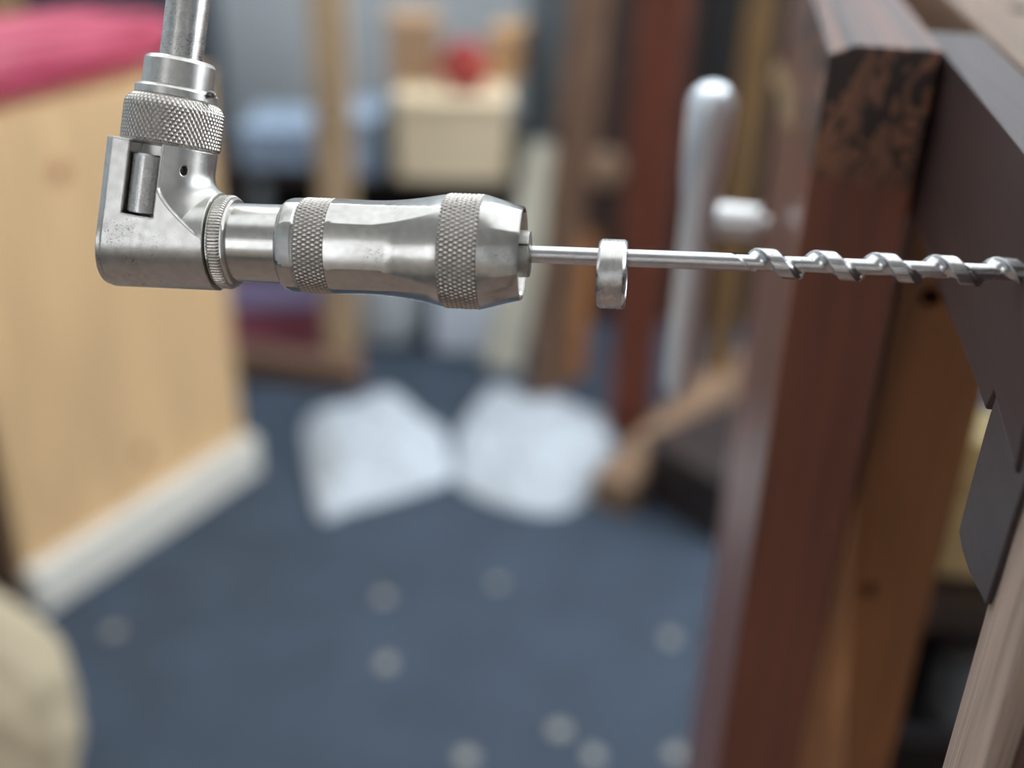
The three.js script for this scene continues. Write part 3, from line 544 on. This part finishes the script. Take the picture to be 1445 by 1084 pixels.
// ------------------------------------------------------------------ plywood cabinet, bag, dark cupboard at left
{
  const a = onY(44, 862), b = onY(352, 660), dx = b.clone().sub(a), w = dx.length(); dx.normalize(); const nz = V(-dx.z, 0, dx.x), q = basis(dx, UP, nz.clone());
  const topY = onPlane(120, 136, a, nz).y, dep = 0.36, railH = 0.07;
  const t = thing('plywood_cabinet', 'big tan plywood cabinet side with a whitish bottom rail', 'cabinet', a, q);
  const ply = wood(240, 200, 148, 0.65, PLY, 0.0002);
  part(t, 'side_panel', moved(box(w - 0.01, topY - 0.01, 0.018), w / 2, topY / 2 + 0.005, -0.012), ply);
  part(t, 'bottom_rail', moved(box(w, railH, 0.03, 0.004, 0), w / 2, railH / 2, 0.012), wood(250, 246, 234, 0.7, PLY), 'whitish unpainted rail');
  part(t, 'top_board', moved(box(w - 0.012, 0.018, dep - 0.02, 0.003, 0), w / 2, topY - 0.009, -dep / 2 - 0.012), ply);
  part(t, 'back_panel', moved(box(w - 0.02, topY - 0.03, 0.012), w / 2, topY / 2, -dep), ply);
  for (const x of [0.012, w - 0.012]) part(t, 'end_panel', moved(box(0.016, topY - 0.02, dep - 0.03), x, topY / 2, -dep / 2 - 0.008), wood(120, 88, 62, 0.65, PLY));
  for (const [px, py, r] of [[86, 245, 0.014], [203, 640, 0.012]]) { const k = onPlane(px, py, a, nz), m = part(t, 'knot', new THREE.CylinderGeometry(r, r, 0.002, 28).rotateX(Math.PI / 2), plain(160, 112, 78, 0.7)); t.updateMatrixWorld(true); m.position.copy(t.worldToLocal(k)); m.position.z = -0.0035; }
  // maroon bag on top
  const n3 = createNoise3D(rng(17)), g = new THREE.SphereGeometry(1, 72, 40), p = g.attributes.position;
  for (let i = 0; i < p.count; i++) {
    let x = p.getX(i), y = p.getY(i), z = p.getZ(i); const f = 1 + 0.07 * n3(x * 2, y * 2, z * 2) + 0.03 * n3(x * 6, y * 6, z * 6);
    const e = (c, k) => Math.sign(c) * Math.abs(c) ** k;
    p.setXYZ(i, 0.3 * e(x, 0.8) * f, Math.max(0.046 * e(y, 0.8) * f * (1 - 0.25 * x), -0.042), 0.085 * e(z, 0.75) * f);
  }
  g.computeVertexNormals();
  const c0 = onPlane(40, 130, a.clone().addScaledVector(nz, -0.07), nz);
  const bag = thing('maroon_bag', 'soft maroon pink bag lying on the plywood cabinet', 'bag', V(c0.x - 0.03, topY + 0.042, c0.z), q.clone().multiply(yaw(0.05)));
  part(bag, 'bag_body', g, new THREE.MeshStandardMaterial({ color: lin(186, 72, 98), roughness: 0.38 }));
  const zip = new THREE.TubeGeometry(new THREE.CatmullRomCurve3([V(-0.22, 0.026, 0.07), V(-0.1, 0.03, 0.072), V(0.08, 0.03, 0.07), V(0.2, 0.022, 0.06)]), 40, 0.004, 8); part(bag, 'zip', zip, plain(120, 30, 54, 0.5));
  // dark cabinet behind
  const dp = onZ(128, 20, 2.3), d = thing('navy_cupboard', 'dark slate cupboard against the back wall behind the maroon bag', 'cupboard', V(dp.x, 0, -2.48));
  part(d, 'carcass', moved(box(0.34, 1.0, 0.3), 0, 0.5, 0), plain(52, 62, 72, 0.6)); part(d, 'door', moved(box(0.33, 0.94, 0.016), 0, 0.5, 0.158), plain(56, 66, 76, 0.6)); part(d, 'handle', moved(box(0.014, 0.12, 0.02), 0.12, 0.55, 0.176), plain(120, 124, 128, 0.4, 0.8));
  const tb = onZ(0, 20, 2.15); upright('tan_board', 'tan upright board at the far left behind the maroon bag', 'board', -2, 20, 2.15, 66, 0.02, 0.95, wood(190, 160, 112, 0.6));
}
{ // pale rounded sack at the lower left
  const n3 = createNoise3D(rng(29)), c = at(-40, 1020, 1.12), r = 0.1, g = new THREE.SphereGeometry(1, 64, 48), p = g.attributes.position;
  const hgt = c.y + 0.17;
  for (let i = 0; i < p.count; i++) { const x = p.getX(i), y = p.getY(i), z = p.getZ(i), f = 1 + 0.05 * n3(x * 2.2, y * 2.2, z * 2.2), wv = y > 0.35 ? 1 - 0.5 * (y - 0.35) : 1; p.setXYZ(i, r * Math.sign(x) * Math.abs(x) ** 0.85 * f * wv, Math.max(-1, y * 1.02) * hgt / 2, r * z * f * wv); }
  g.computeVertexNormals(); boxUV(g, 1);
  const s = thing('canvas_sack', 'rounded pale tan canvas sack at the lower left edge', 'sack', V(c.x, hgt / 2, c.z));
  part(s, 'sack_body', g, wood(220, 204, 172, 0.85, PLY)); part(s, 'tied_neck', moved(lathe([[0, 0.02], [0.02, 0.026], [0.05, 0.04], [0.055, 0.03], [0.05, 0]], 32), 0, hgt / 2 - 0.012, 0), wood(220, 204, 172, 0.85, PLY));
}
// ------------------------------------------------------------------ shavings on the floor
{
  const rnd = rng(404), mat = plain(150, 150, 146, 0.8);
  const spots = [[545, 935, 0.5, 'round pale wood chip alone on the floor near the picture centre'], [541, 842, 0.34, 'pale wood chip above the brightest chip'], [702, 822, 0.24, 'faint pale wood chip below the gap between the sheets'], [657, 1068, 0.5, 'pale wood chip at the bottom edge, middle'], [790, 1030, 0.42, 'long pale wood shaving at the bottom, left of the leg'], [838, 1066, 0.42, 'pale wood shaving lowest beside the long shaving'], [945, 900, 0.36, 'pale wood chip close to the red bench leg'], [952, 1064, 0.5, 'pale wood chip at the bottom next to the bench leg'], [160, 890, 0.3, 'dull wood chip on the floor before the plywood cabinet']];
  for (const [x, y, s, label] of spots) {
    const p = onY(x, y, 0.004), r = 0.0075 + 0.012 * s, pts = [];
    for (let i = 0; i < 9; i++) { const a = i / 9 * 2 * Math.PI, q = r * (0.75 + 0.35 * rnd()); pts.push([q * Math.cos(a), q * Math.sin(a)]); }
    const g = plate(pts, 0.003, 0.0006); g.rotateX(-Math.PI / 2);
    const pos = g.attributes.position; for (let i = 0; i < pos.count; i++) pos.setY(i, pos.getY(i) + 12 * pos.getX(i) ** 2); g.computeVertexNormals();
    single('wood_chip', label, 'wood chip', g, mat, V(p.x, 0.0005, p.z), yaw(rnd() * 3), 'wood chips on the floor');
  }
}
renderer.render(scene, camera);
